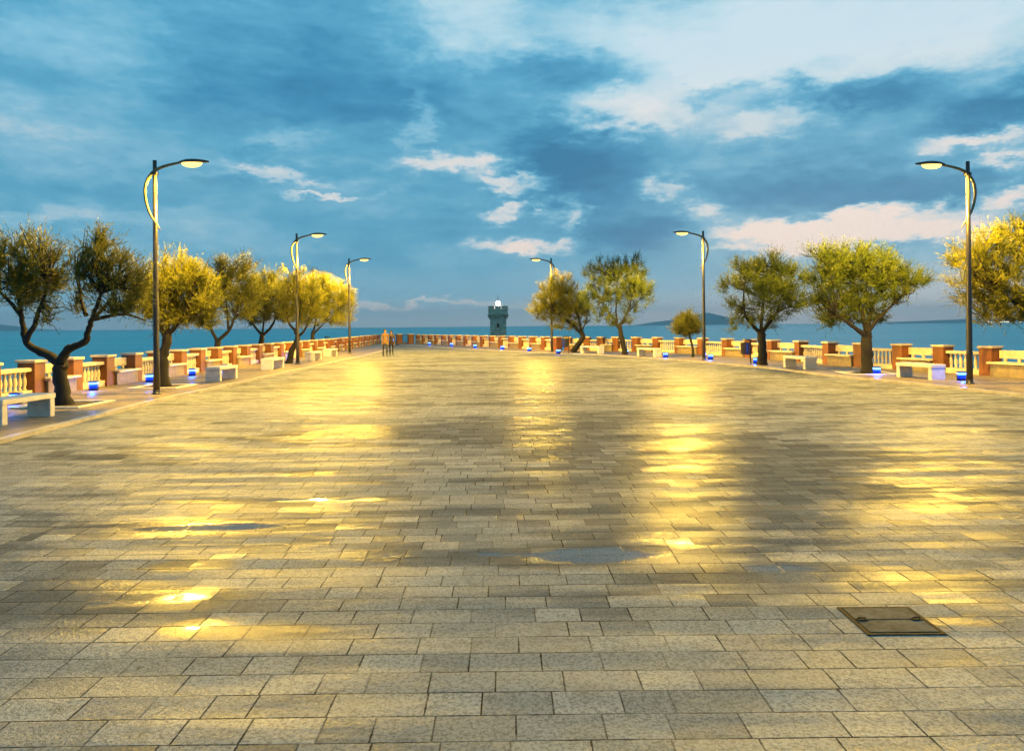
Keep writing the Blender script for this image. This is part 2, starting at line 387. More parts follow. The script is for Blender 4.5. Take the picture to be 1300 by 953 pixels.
strip_block('kerb', KL, offs(KL, 0.16), PZ - 0.02, 0.006, M['kerb'])
strip_block('kerb', KR, offs(KR, -0.16), PZ - 0.02, 0.006, M['kerb'])
WLo = [(-12.7, -30), (-12.7, 11), (-12.7, 18)] + [(p[0] - 0.3, p[1]) for p in WL[2::3]] + [(-14.3, 78.3), (-9.3, 75.4)]
sheet('walk', offs(KL, 0.15) + [(-9.3, 75.4), (-14.3, 78.3)] + WLo[:-2][::-1], 0.0, M['walk'])
WRo = [(17.0, -30), (17.0, 12), (16.4, 20)] + [(p[0] + 0.3, p[1] + 0.2) for p in WR[1:]] + [(p[0] + 0.3, p[1] + 0.2) for p in WF] 
sheet('walk', offs(KR, -0.15) + WRo[::-1], 0.0, M['walk'])
# retaining wall down to the water, all round the headland
edge = WLo[:-2] + [(-14.4, 78.4), (-9.2, 75.5)] + WRo[3:][::-1][0:] + WRo[:3][::-1]
m = MB()
for i in range(len(edge) - 1):
    p, q = edge[i], edge[i+1]; n_ = Vector((q[0]-p[0], q[1]-p[1])).normalized(); o_ = (-n_.y * 3.0, n_.x * 3.0)
    m.add([(*p, -0.03), (*q, -0.03), (q[0]+o_[0], q[1]+o_[1], -16), (p[0]+o_[0], p[1]+o_[1], -16)], [(0,1,2,3)])
m.build('cliff', M['cliff'])['kind'] = 'structure'
# sea to the horizon
m = MB(); S = 20000
m.add([(-S, -S, -14), (S, -S, -14), (S, S, -14), (-S, S, -14)], [(0,1,2,3)])
m.build('sea', M['sea'])['kind'] = 'structure'

# far hills across the water
def hill(px0, px1, top, Y, seed, name='hill', pk=0.5):
    r = random.Random(seed); m = MB(); nx, ny = 60, 14
    A, B = ray(px0, 413).x * Y, ray(px1, 413).x * Y
    H = (414 - top) / F * Y + 16
    ph = [r.uniform(0, 6.28) for _ in range(6)]
    vs = []
    for j in range(ny + 1):
        for i in range(nx + 1):
            s = i / nx; w = j / ny
            prof = max(0.0, 1 - abs(s - pk) / (pk if s < pk else 1 - pk)) ** 1.25
            wob = 1 + 0.10 * math.sin(9*s + ph[0]) + 0.06 * math.sin(23*s + ph[1]) + 0.05 * math.sin(17*w + 11*s + ph[2])
            z = -16 + H * prof * math.sin(math.pi * w) ** 0.8 * wob
            vs.append((A + (B - A) * s, Y + (w - 0.5) * (B - A) * 0.7, z))
    fs = [(j*(nx+1)+i, j*(nx+1)+i+1, (j+1)*(nx+1)+i+1, (j+1)*(nx+1)+i) for j in range(ny) for i in range(nx)]
    m.add(vs, fs, True); o = m.build(name, M['hill']); o['kind'] = 'structure'; return o
hill(800, 960, 399, 15000, 3, pk=0.6)
hill(-160, 60, 401, 15000, 5, pk=0.55)
hill(1120, 1700, 402.5, 13000, 8, pk=0.45)
m = MB(); r = random.Random(4)
for i in range(26):
    px = r.choice([r.uniform(1252, 1268), r.uniform(1270, 1296)]); p = atY(px, 408.6 + r.uniform(-0.4, 0.4), 9000); m.lathe([(1, -5), (7, -3), (7, 3), (1, 5)], p, 6)
tl = m.build('town_lights', M['town']); tag(tl, kind='stuff', label='warm lights of a far town along the right-hand shore', cat='town lights')

# ------------------------------------------------------------------ parapet: pillars, balustrades, wall benches
def make_pillar():
    r_ = empty('parapet_pillar', (0, 0, 0))
    m = MB(); m.box(-0.225, -0.225, -0.02, 0.225, 0.225, 0.86, 0.012); m.build('shaft', M['orange'], r_)
    m = MB(); m.box(-0.265, -0.265, 0.86, 0.265, 0.265, 0.93, 0.012); m.build('cap', M['cap'], r_)
    return r_
def make_balustrade(L):
    r_ = empty('balustrade', (0, 0, 0)); h = L / 2
    m = MB(); m.box(-h, -0.16, -0.02, h, 0.16, 0.17, 0.01); m.build('plinth', M['cream'], r_)
    m = MB(); m.box(-h, -0.15, 0.64, h, 0.15, 0.74, 0.015); m.build('rail', M['cream'], r_)
    n = max(5, round(L / 0.185)); w = L / n
    for i in range(n):
        x = -h + (i + 0.5) * w; m = MB()
        m.lathe([(0.055, 0.17), (0.055, 0.20), (0.036, 0.23), (0.058, 0.33), (0.062, 0.39), (0.038, 0.53), (0.036, 0.58), (0.055, 0.61), (0.055, 0.64)], (x, 0, 0), 10)
        m.build('baluster', M['cream'], r_)
    return r_
def make_wall_bench(L):
    r_ = empty('wall_bench', (0, 0, 0)); h = L / 2     # -y faces the square
    m = MB(); m.box(-h, -0.30, -0.02, h, 0.14, 0.375, 0.01); m.build('bench_base', M['tan'], r_)
    m = MB(); m.box(-h - 0.06, -0.40, 0.375, h + 0.06, -0.231, 0.44, 0.012); m.box(-h, -0.2315, 0.375, h, 0.16, 0.44, 0.006); m.build('seat', M['cream'], r_)
    m = MB(); m.box(-h + 0.02, 0.055, 0.54, h - 0.02, 0.135, 0.80, 0.015); m.build('backrest', M['cream'], r_)
    for s in (-0.68, 0.0, 0.68):
        m = MB(); m.box(s*h - 0.05, 0.065, 0.44, s*h + 0.05, 0.125, 0.54); m.build('back_support', M['cream'], r_)
    return r_
CACHE = {}
def instance(key, maker, loc, rz):
    if key in CACHE: o = copy_tree(CACHE[key])
    else:
        o = CACHE[key] = maker(); KIDS[o.name] = [x for x in COL.objects if x.parent == o]
    o.location = loc; o.rotation_euler = (0, 0, rz); return o
def parapet(pts, first_bench, where, side, pil_lab, sec_lab):
    nb = nn = 0
    for i, p in enumerate(pts):
        q = Vector(pts[min(i+1, len(pts)-1)]) - Vector(pts[max(i-1, 0)])
        o = instance('pillar', make_pillar, (p[0], p[1], 0), math.atan2(q.y, q.x))
        tag(o, pil_lab(i), 'pillar', 'pillars of the ' + where)
        if i + 1 == len(pts): break
        d = Vector(pts[i+1]) - Vector(p); c = (Vector(p) + Vector(pts[i+1])) / 2
        L = round((d.length - 0.44) / 0.08) * 0.08
        rz = math.atan2(d.y, d.x) + (math.pi if side > 0 else 0)   # local -y towards the square
        if (i % 2 == 0) == first_bench:
            nb += 1; o = instance(('b', L), lambda: make_wall_bench(L), (c.x, c.y, 0), rz)
            tag(o, sec_lab('bench', nb), 'bench', 'stone benches built into the ' + where)
        else:
            nn += 1; o = instance(('n', L), lambda: make_balustrade(L), (c.x, c.y, 0), rz)
            tag(o, sec_lab('balustrade', nn), 'balustrade', 'balustrade panels of the ' + where)
def lab_pl(i): return 'orange pillar at the near end of the left parapet, past the picture edge' if i == 0 else f'{ordinal(i)} orange capped pillar along the left parapet, counted from the left picture edge'
def lab_sl(k, n): return f'{ordinal(n)} cream stone {k} along the left parapet, counted from the left picture edge'
parapet(WL, False, 'left parapet', -1, lab_pl, lab_sl)
def lab_pr(i): return 'orange pillar at the near end of the right parapet, past the picture edge' if i == 0 else f'{ordinal(i)} orange capped pillar along the right parapet, counted from the right picture edge'
def lab_sr(k, n): return f'{ordinal(n)} cream stone {k} along the right parapet, counted from the right picture edge'
parapet(WR, True, 'right parapet', 1, lab_pr, lab_sr)
def lab_pf(i): return f'{ordinal(i+1)} small dark pillar of the far parapet, counted leftward from the leaning tree'
def lab_sf(k, n): return f'{ordinal(n)} small stone {k} of the far parapet, counted leftward from the leaning tree'
parapet(WF, False, 'far parapet', 1, lab_pf, lab_sf)

# iron railing at the tip of the headland
def railing(p, q, label):
    p, q = Vector((*p, 0)), Vector((*q, 0)); d = q - p; L = d.length
    r_ = empty('iron_railing', (p + q) / 2, math.atan2(d.y, d.x)); h = L / 2 - 0.2
    m = MB(); m.box(-h, -0.02, 0.86, h, 0.02, 0.91); m.build('top_rail', M['iron'], r_)
    m = MB(); m.box(-h, -0.02, 0.10, h, 0.02, 0.14); m.build('bottom_rail', M['iron'], r_)
    n = int(L / 0.16); m = MB()
    for i in range(n): x = -h + (i + 0.5) * 2 * h / n; m.box(x - 0.012, -0.012, 0.14, x + 0.012, 0.012, 0.86)
    m.build('bars', M['iron'], r_)
    m = MB(); m.box(-h - 0.2, -0.1, -0.02, h + 0.2, 0.1, 0.10); m.build('base', M['cliff'], r_)
    tag(r_, label, 'railing', 'railings at the tip of the square')
RP = [(-13.85, 77.9), (-12.75, 77.35), (-11.55, 76.7), (-10.3, 76.0), (-9.5, 75.2)]
railing(RP[0], RP[2], 'black iron railing at the tip of the square, left of two')
railing(RP[2], RP[3], 'black iron railing at the tip of the square, right of two')
for i, p in enumerate((RP[2], RP[3])):
    o = instance('pillar', make_pillar, (*p, 0), 0.4); o.scale = (1.25, 1.25, 1.05)
    tag(o, ('dark pillar standing between the two black iron railings', 'dark pillar at the right end of the iron railings')[i], 'pillar', 'pillars at the tip of the square')

# ------------------------------------------------------------------ street lamps
HL = 6.1
def make_lamp():
    """local +x reaches out over the square"""
    r_ = empty('street_lamp', (0, 0, 0))
    m = MB(); m.tube([(0, 0, 0), (0, 0, 0.9), (0, 0, 3.0), (0, 0, HL)], [0.085, 0.078, 0.066, 0.05], 12); m.build('pole', M['pole'], r_)
    m = MB(); m.lathe([(0.13, 0.0), (0.13, 0.02), (0.095, 0.03), (0.09, 0.10), (0.08, 0.11)], (0, 0, 0.0), 14); m.build('base_plate', M['pole'], r_)
    # one swept ribbon: from the head, over the pole top, round its back and across to a point
    pts = []; ctrl = [(0.70, 6.03), (0.45, 5.98), (0.18, 5.90), (-0.02, 5.78), (-0.17, 5.58), (-0.235, 5.32), (-0.21, 5.02), (-0.12, 4.72), (0.02, 4.48), (0.17, 4.26)]
    rad = [0.030, 0.036, 0.042, 0.045, 0.045, 0.043, 0.038, 0.032, 0.025, 0.008]
    P, Q = [], []
    for i in range(len(ctrl) - 1):
        p0, p1, p2, p3 = (Vector((*ctrl[max(0, min(len(ctrl)-1, i + k))], 0)) for k in (-1, 0, 1, 2))
        for s_ in range(4):
            t_ = s_ / 4; v_ = 0.5 * ((2*p1) + (p2-p0)*t_ + (2*p0-5*p1+4*p2-p3)*t_*t_ + (3*p1-p0-3*p2+p3)*t_**3)
            P.append((v_.x, -0.055, v_.y)); Q.append(rad[i] * (1 - t_) + rad[i+1] * t_)
    P.append((ctrl[-1][0], -0.055, ctrl[-1][1])); Q.append(0.006)
    m = MB(); m.tube(P, Q, 8, flat=0.7); m.build('swept_arm', M['gold_lit'], r_)
    m = MB(); m.box(-0.075, -0.085, 5.72, 0.075, 0.06, 5.80, 0.01); m.build('clamp', M['pole'], r_)
    # head: a long flat shell, open below
    n = 14; vs = []; fs = []; K = 12
    prof = [(0.62, 0.035, 0.03), (0.72, 0.085, 0.06), (0.84, 0.125, 0.085), (1.0, 0.14, 0.09), (1.16, 0.125, 0.075), (1.30, 0.085, 0.05), (1.42, 0.03, 0.02)]
    for (x, w, h) in prof:
        z = 6.03 + (x - 0.62) * 0.03
        for k in range(K):
            a = 2 * math.pi * k / K; zz = math.sin(a); vs.append((x, -0.02 + w * math.cos(a), z + (h * zz if zz > 0 else 0.022 * zz)))
    for i in range(len(prof) - 1):
        for k in range(K): j = (k + 1) % K; fs.append((i*K+k, i*K+j, (i+1)*K+j, (i+1)*K+k))
    fs.append(tuple(range(K-1, -1, -1))); fs.append(tuple((len(prof)-1)*K + k for k in range(K)))
    m = MB(); m.add(vs, fs, True); hd = m.build('lamp_head', M['pole'], r_)
    m = MB(); m.lathe([(0.02, -0.118), (0.06, -0.108), (0.10, -0.07), (0.12, -0.02), (0.12, 0.0)], (0, 0, 0), 16)
    for i, v_ in enumerate(m.v): m.v[i] = (0.98 + v_[0] * 2.3, -0.02 + v_[1] * 1.0, 6.022 + v_[2])
    lens = m.build('lens', M['lens'], hd)
    ld = bpy.data.lights.new('lamp_light', 'SPOT'); ld.energy = LAMP_W; ld.color = (1.0, 0.60, 0.065); ld.shadow_soft_size = 0.13
    ld.spot_size = R(176); ld.spot_blend = 0.2
    # road-lamp optics: the reflector throws most light outwards and least straight down
    ld.use_nodes = True; q = NT(ld.node_tree); nz = q.m('ABSOLUTE', q.sep(q.node('ShaderNodeNewGeometry').outputs['Incoming'])[2])
    q.put(q.n['Emission'].inputs['Strength'], q.m('MINIMUM', q.m('POWER', q.m('MAXIMUM', nz, 0.05), -1.05), 5.0))
    lo = bpy.data.objects.new('lamp_light', ld); COL.objects.link(lo); lo.parent = r_; lo.location = (0.97, -0.02, 5.75)
    KIDS[hd.name] = [lens]; KIDS[r_.name] = [x for x in COL.objects if x.parent == r_]
    return r_
LAMP_W = 4000.0
lamps = [(at(199, 500), 0.0, 'street lamp nearest on the left, dark pole with gold-lit swept arm, lit'),
         (at(378, 462), 0.0, 'lit street lamp rising from the middle of the left tree row'),
         (at(444, 449), 0.0, 'lit street lamp at the far end of the left tree row'),
         (at(1231, 487), math.pi, 'lit street lamp nearest on the right, arm over the square, tree behind it'),
         (at(894, 457), math.pi, 'lit street lamp beside the small young tree on the right'),
         (Vector((2.6, 49.0, 0)), math.pi, 'lit street lamp half hidden in the far yellow leaning tree')]
LP = make_lamp()
for i, (p, rz, lab) in enumerate(lamps):
    o = LP if i == 0 else copy_tree(LP)
    o.location = (p.x, p.y, 0.0); o.rotation_euler = (0, 0, rz); tag(o, lab, 'street lamp', 'street lamps round the square')

# ------------------------------------------------------------------ low blue marker lights
def make_blue():
    r_ = empty('marker_light', (0, 0, 0))
    m = MB(); m.box(-0.14, -0.14, -0.01, 0.14, 0.14, 0.05, 0.008); m.box(-0.10, -0.10, 0.05, 0.10, 0.10, 0.30); m.build('housing', M['matt'], r_)
    for z0, z1, mt in ((0.082, 0.092, 'bluedim'), (0.142, 0.155, 'blue'), (0.205, 0.265, 'bluehot')):
        m = MB(); m.box(-0.135, -0.135, z0, 0.135, 0.135, z1, 0.006); m.build('light_bar', M[mt], r_)
    for z in (0.06, 0.105, 0.168):
        m = MB(); m.box(-0.15, -0.15, z, 0.15, 0.15, z + 0.024, 0.004); m.build('louvre', M['matt'], r_)
    m = MB(); m.box(-0.15, -0.15, 0.272, 0.15, 0.15, 0.315, 0.01); m.build('cap', M['bin'], r_)
    ld = bpy.data.lights.new('blue_light', 'POINT'); ld.energy = 18.0; ld.color = (0.01, 0.12, 1.0); ld.shadow_soft_size = 0.06
    lo = bpy.data.objects.new('blue_light', ld); COL.objects.link(lo); lo.parent = r_; lo.location = (0, -0.30, 0.17)
    KIDS[r_.name] = [x for x in COL.objects if x.parent == r_]
    return r_
BL = [(20, 513, 'at the wall behind the nearest left bench'), (119, 495.5, 'below the first left balustrade right of the forked tree'), (190, 485, 'just left of the nearest left lamp post'),
      (244, 477, 'just left of the left white bench with the blue inside'), (285, 470.5, 'right beside the third tree of the left row'), (347, 460.5, 'right of the fourth tree of the left row'), (370, 456, 'at the foot of the fifth left tree'),
      (389, 451.5, 'behind the white bench near the second left lamp'), (442, 439.2, 'left of the far left lamp post'), (459, 438, 'right of the far left lamp post'), (470, 436.3, 'left of the walking couple'), (500, 434, 'right of the walking couple'),
      (545, 438, 'leftmost on the far parapet'), (573, 439.3, 'second from left on the far parapet'), (603, 441.6, 'on the far parapet left of the tower'), (638, 443.6, 'below the grey tower'), (672, 446, 'left of the yellow leaning tree'),
      (709, 448.8, 'at the foot of the yellow leaning tree'), (795, 449.6, 'by the trunk of the round green tree'), (845, 454, 'right of the bench before the small young tree'), (902, 456.6, 'right of the second right lamp post'),
      (960, 461.5, 'left of the dark wide tree trunk by the bin'), (1113, 475.5, 'right of the big right tree trunk'), (1221, 483, 'left of the nearest right lamp post')]
B0 = make_blue()
for i, (px, py, lab) in enumerate(BL):
    o = B0 if i == 0 else copy_tree(B0); p = at(px, py)
    o.location = (p.x, p.y, 0); o.rotation_euler = (0, 0, 0.35 if px < 620 else -0.35); o.scale = (0.78, 0.78, 0.85)
    tag(o, 'low louvred blue light glowing ' + lab, 'marker light', 'blue marker lights round the walk')

# ------------------------------------------------------------------ white cast benches on the walk
def make_bench():
    r_ = empty('cast_bench', (0, 0, 0))
    m = MB(); m.box(-0.25, 0.0, 0.355, 0.25, 1.5, 0.455, 0.012); m.build('slab', M['white'], r_)
    for y in (0.015, 1.345):
        m = MB(); m.box(-0.235, y, -0.01, 0.235, y + 0.14, 0.355, 0.008); m.build('leg', M['white'], r_)
    KIDS[r_.name] = [x for x in COL.objects if x.parent == r_]
    return r_
BE = [((-9.35, 13.35), -0.03, 1.0, 'white cast bench nearest on the left, cut by the picture edge'), ((-9.62, 24.0), -0.02, 1, 'white cast bench between the near left lamp and third tree'),
      ((-9.95, 30.3), -0.02, 1, 'white cast bench in front of the fourth left tree'), (None, (393, 458), 0, 'white cast bench right of the second left lamp post'), (None, (415, 453), 0, 'white cast bench farthest along the left walk'),
      (None, (1192, 482.3), 0.20, 'white cast bench between the big right tree and nearest right lamp'), (None, (1030, 468.6), 0.20, 'white cast bench between the two wide right trees'),
      (None, (836, 453), 0.52, 'white cast bench left of the small young tree'), (None, (764, 449), 0.75, 'white cast bench between leaning tree and round green tree')]
K0 = make_bench()
for i, (p, a_, s_, lab) in enumerate(BE):
    o = K0 if i == 0 else copy_tree(K0)
    if p is None:
        q = at(*a_); p = (q.x, q.y); a_ = s_ if s_ else -0.02
    o.location = (p[0], p[1], 0); o.rotation_euler = (0, 0, a_); tag(o, lab, 'bench', 'white cast benches on the walk')

# ------------------------------------------------------------------ waste bins
def make_bin():
    r_ = empty('waste_bin', (0, 0, 0))
    m = MB(); m.tube([(0, 0, 0), (0, 0, 1.0)], 0.03, 8); m.build('post', M['bin'], r_)
    m = MB(); m.lathe([(0.15, 0.38), (0.19, 0.40), (0.215, 0.86), (0.225, 0.87), (0.225, 0.90), (0.20, 0.90), (0.19, 0.80)], (0.22, 0, 0), 16); m.build('container', M['bin'], r_)
    m = MB(); m.lathe([(0.24, 0.98), (0.235, 1.0), (0.12, 1.05), (0.02, 1.06)], (0.16, 0, 0), 16); m.build('lid', M['bin'], r_)
    KIDS[r_.name] = [x for x in COL.objects if x.parent == r_]
    return r_
W0 = make_bin()
for i, (px, py, rz, lab) in enumerate([(722, 448.6, math.pi, 'charcoal waste bin on a post beside the leaning yellow tree'), (953, 461, math.pi, 'charcoal waste bin on a post left of the dark wide tree'),
                                       (413, 445.5, 0.0, 'charcoal waste bin behind the farthest left white bench')]):
    o = W0 if i == 0 else copy_tree(W0); p = at(px, py); o.location = (p.x, p.y, 0); o.rotation_euler = (0, 0, rz); tag(o, lab, 'waste bin', 'waste bins on the walk')

# ------------------------------------------------------------------ manhole cover
mh = empty('manhole_cover', (0, 0, PZ))
cs = [at(1061, 771, PZ), at(1160, 771, PZ), at(1196, 806, PZ), at(1102, 806, PZ)]
cen = sum(cs, Vector()) / 4; wx = ((cs[1] - cs[0]).length + (cs[2] - cs[3]).length) / 4; wy = abs(cs[0].y - cs[3].y) / 2
mh.location = (cen.x, cen.y, PZ); mh.rotation_euler = (0, 0, R(-0.4))
m = MB(); e = 0.022
m.box(-wx, -wy, 0.001, wx, -wy + e, 0.006); m.box(-wx, wy - e, 0.001, wx, wy, 0.006); m.box(-wx, -wy + e, 0.001, -wx + e, wy - e, 0.006); m.box(wx - e, -wy + e, 0.001, wx, wy - e, 0.006)
m.box(-wx + e, -wy + e, 0.001, wx - e, wy - e, 0.0025); m.build('frame', M['frame'], mh)
for y0, y1 in ((-wy + e + 0.006, -0.006), (0.006, wy - e - 0.006)):
    m = MB(); m.box(-wx + e + 0.006, y0, 0.003, wx - e - 0.006, y1, 0.009, 0.002); m.build('lid', M['lid'], mh)
for x in (-wx * 0.72, wx * 0.72):
    m = MB(); m.box(x - 0.03, -0.018, 0.0092, x + 0.03, 0.018, 0.013, 0.002); m.tube([(x - 0.02, 0, 0.012), (x - 0.02, 0, 0.02), (x + 0.02, 0, 0.02), (x + 0.02, 0, 0.012)], 0.004, 6); m.build('lifting_handle', M['frame'], mh)
tag(mh, 'square two-piece manhole cover with dark steel frame in the wet paving', 'manhole cover')

# ------------------------------------------------------------------ lighthouse tower
TY = 120.0; tp = atY(632.5, 414, TY); tb = -8.0; ttop = atY(632, 388.3, TY).z
tw = empty('lighthouse_tower', (tp.x, TY, tb)); H = ttop - tb; ph = R(22.5)
m = MB(); m.lathe([(1.75, -2.0), (1.5, 1.2), (1.26, 3.0), (1.22, H - 2.3), (1.22, H - 1.85)], (0, 0, 0), 8, False, ph); m.build('shaft', M['masonry'], tw)
m = MB(); m.lathe([(1.22, H - 1.85), (1.48, H - 1.35), (1.48, H - 0.55), (1.10, H - 0.55), (1.10, H - 0.9)], (0, 0, 0), 8, False, ph)
for k in range(16):
    a_ = 2*math.pi*(k + 0.5)/16; c_, s_ = math.cos(a_), math.sin(a_)
    m.tube([(1.24*c_, 1.24*s_, H - 2.1), (1.42*c_, 1.42*s_, H - 1.38)], [0.06, 0.12], 4, False)
m.build('gallery', M['masonry'], tw)
for k in range(8):
    a_ = 2*math.pi*k/8 ; m = MB(); m.box(-0.36, -0.17, H - 0.55, 0.36, 0.17, H, 0.03)
    for i, v_ in enumerate(m.v):
        c_, s_ = math.cos(a_ + math.pi/2), math.sin(a_ + math.pi/2); m.v[i] = (1.24*math.cos(a_) + v_[0]*c_ - v_[1]*s_, 1.24*math.sin(a_) + v_[0]*s_ + v_[1]*c_, v_[2])
    m.build('merlon', M['masonry'], tw)
m = MB(); m.lathe([(0.34, H - 0.9), (0.34, H - 0.1), (0.30, H)], (0, 0, 0), 12); m.lathe([(0.18, H + 0.71), (0.15, H + 0.76), (0.03, H + 0.82)], (0, 0, 0), 12); m.tube([(0, 0, H + 0.9), (0, 0, H + 1.7)], 0.03, 6); lan = m.build('lantern', M['iron'], tw)
m = MB(); m.lathe([(0.16, H + 0.02), (0.30, H + 0.16), (0.34, H + 0.36), (0.30, H + 0.56), (0.16, H + 0.70)], (0, 0, 0), 12); m.build('lens', M['beacon'], lan)
for z_, a_ in ((H - 3.4, -math.pi/2), (H - 6.2, -math.pi/2)):
    m = MB(); m.box(-0.16, -1.19, z_, 0.16, -1.05, z_ + 0.55); m.build('window', M['iron'], tw)
tw.scale = (1.14, 1.14, 1.0)
tag(tw, 'grey stone battlemented lighthouse tower with a shining white beacon', 'lighthouse')
# rocky tip of the headland that carries the tower
m = MB(); r = random.Random(9); nr, na = 12, 40; vs = []; fs = []
for j in range(nr + 1):
    for k in range(na):
        a_ = 2*math.pi*k/na; f_ = j/nr; w_ = 1 + 0.15*math.sin(3*a_+1) + 0.1*math.sin(7*a_) + r.uniform(-0.06, 0.06)
        vs.append((tp.x + 3 + 15*f_*w_*math.cos(a_), TY - 8 + 32*f_*w_*math.sin(a_), -16 + 8.4*(1-f_**2.2) + r.uniform(-0.4, 0.4)))
for j in range(nr):
    for k in range(na): q_ = (k+1) % na; fs.append((j*na+k, (j+1)*na+k, (j+1)*na+q_, j*na+q_))
m.add(vs, fs); m.build('rocks', M['rock'])['kind'] = 'structure'

# ------------------------------------------------------------------ tamarisk trees
def tree(label, base, trunk, lobes, leaf, Y, dens=1.0, seed=1, tr=0.16, wind=(0.15, 0.0, 0.25), leaflen=0.12, name='tamarisk_tree'):
    """trunk: list of (photo polyline, start radius, end radius, depth drift); lobes: (px, py, rx, ry, weight)"""
    r = random.Random(seed); g = np.random.default_rng(seed)
    b0 = at(*base); Yb = b0.y if Y is None else Y
    root = empty(name, (b0.x, b0.y, 0)); off = Vector((b0.x, b0.y, 0))
    m = MB(); tips = []
    for (pl, r0, r1, dd) in trunk:
        n = len(pl); P = []
        for i, (px, py) in enumerate(pl):
            p = atY(px, py, Yb + dd[0] + (dd[1] - dd[0]) * i / (n - 1)) - off; P.append(p)
        if pl[0] == base: P[0].z = -0.05
        # smooth the polyline
        Q, rad = [], []
        for i in range(n - 1):
            p0, p1, p2, p3 = (P[max(0, min(n-1, i + k))] for k in (-1, 0, 1, 2))
            for s_ in range(4):
                t_ = s_ / 4; v_ = 0.5*((2*p1)+(p2-p0)*t_+(2*p0-5*p1+4*p2-p3)*t_*t_+(3*p1-p0-3*p2+p3)*t_**3)
                w_ = (i + t_)/(n-1); k_ = r0*(1-w_)+r1*w_
                if pl[0] == base and i == 0: k_ *= 1 + 0.45*(1-t_)**3
                Q.append(v_ + Vector((r.uniform(-1,1), r.uniform(-1,1), r.uniform(-.5,.5)))*k_*0.18); rad.append(k_*r.uniform(0.93, 1.08))
        Q.append(P[-1]); rad.append(r1)
        m.tube(Q, rad, 9); tips += [(q, ra) for q, ra in zip(Q[len(Q)//2:], rad[len(Q)//2:])]
    V = []; C = 0
    for (px, py, rx, ry, wt) in lobes:
        rx *= 1.08; ry *= 1.08
        dY = r.uniform(-0.55, 0.55) * rx / F * Yb
        c = atY(px, py, Yb + dY) - off; ax = rx / F * Yb; az = ry / F * Yb; ay = (ax * 0.62 + az * 0.38)
        near = sorted(tips, key=lambda q: (q[0] - c).length)[:3]
        # twiggy limbs from the nearest wood into the lobe
        for k in range(int(7 + 5 * wt)):
            s0, ra = r.choice(near)
            e = c + Vector((g.normal()*ax*0.45, g.normal()*ay*0.45, abs(g.normal())*az*0.5 + az*0.05))
            mid = (s0 + e) / 2 + Vector((g.normal(), g.normal(), g.normal() - 0.3)) * 0.10 * (e - s0).length
            m.tube([s0, s0.lerp(mid, 0.55) , mid, mid.lerp(e, 0.5) + Vector((0, 0, 0.04)), e], [min(ra, 0.03), 0.022, 0.016, 0.010, 0.004], 5)
        # feathery sprays
        ns = int(wt * dens * 660 * (ax * az + 0.15))
        u = g.normal(size=(ns, 3)); u /= np.linalg.norm(u, axis=1)[:, None]
        rr = g.random(ns) ** 0.42
        nz_ = 1 + 0.30*np.sin(u[:, 0]*5 + seed) * np.sin(u[:, 2]*6 + seed*2) + 0.16*np.sin(u[:, 0]*13 + u[:, 2]*11 + seed)
        pos = np.array(c)[None] + u * (rr * nz_)[:, None] * np.array([ax, ay, az])
        # clump: pull towards random sub-centres so gaps open
        nk = max(4, ns // 22); sub = pos[g.integers(0, max(ns, 1), nk)]
        idx = np.argmin(((pos[:, None, :] - sub[None]) ** 2).sum(2), axis=1)
        pos += (sub[idx] - pos) * (0.42 + 0.28 * g.random((ns, 1)))
        d = u * 0.55 + g.normal(size=(ns, 3)) * 0.42 + np.array(wind)[None] + np.array([0, 0, 0.5])
        d /= np.linalg.norm(d, axis=1)[:, None]
        ln = (0.36 + 0.42 * g.random(ns)) * leaflen / 0.12
        nl = 14
        for i_ in range(nl):
            t_ = (i_ + 0.5) / nl
            sp = pos + d * (ln * (t_ - 0.3))[:, None] + np.array([0, 0, -0.05])[None] * t_ * t_
            q = d * 1.0 + g.normal(size=(ns, 3)) * 0.30; q /= np.linalg.norm(q, axis=1)[:, None]
            s_ = np.cross(q, g.normal(size=(ns, 3))); s_ /= np.linalg.norm(s_, axis=1)[:, None] + 1e-6
            L = (leaflen * (0.7 + 0.6 * g.random(ns)) * (1 - 0.35 * t_))[:, None]; Wd = L * 0.088
            a_ = sp - s_ * Wd * 0.5; b_ = sp + s_ * Wd * 0.5
            m_ = sp + q * L * 0.5
            V.append(np.stack([sp, m_ + s_ * Wd, sp + q * L, m_ - s_ * Wd], axis=1).reshape(-1, 3))
    V = np.concatenate(V); V[:, 2] = np.maximum(V[:, 2], 0.3)
    m.build('trunk', M['bark'], root); fastmesh('crown', V, 4, M[leaf], root)
    tag(root, label, 'tree', 'tamarisk trees on the walks'); return root

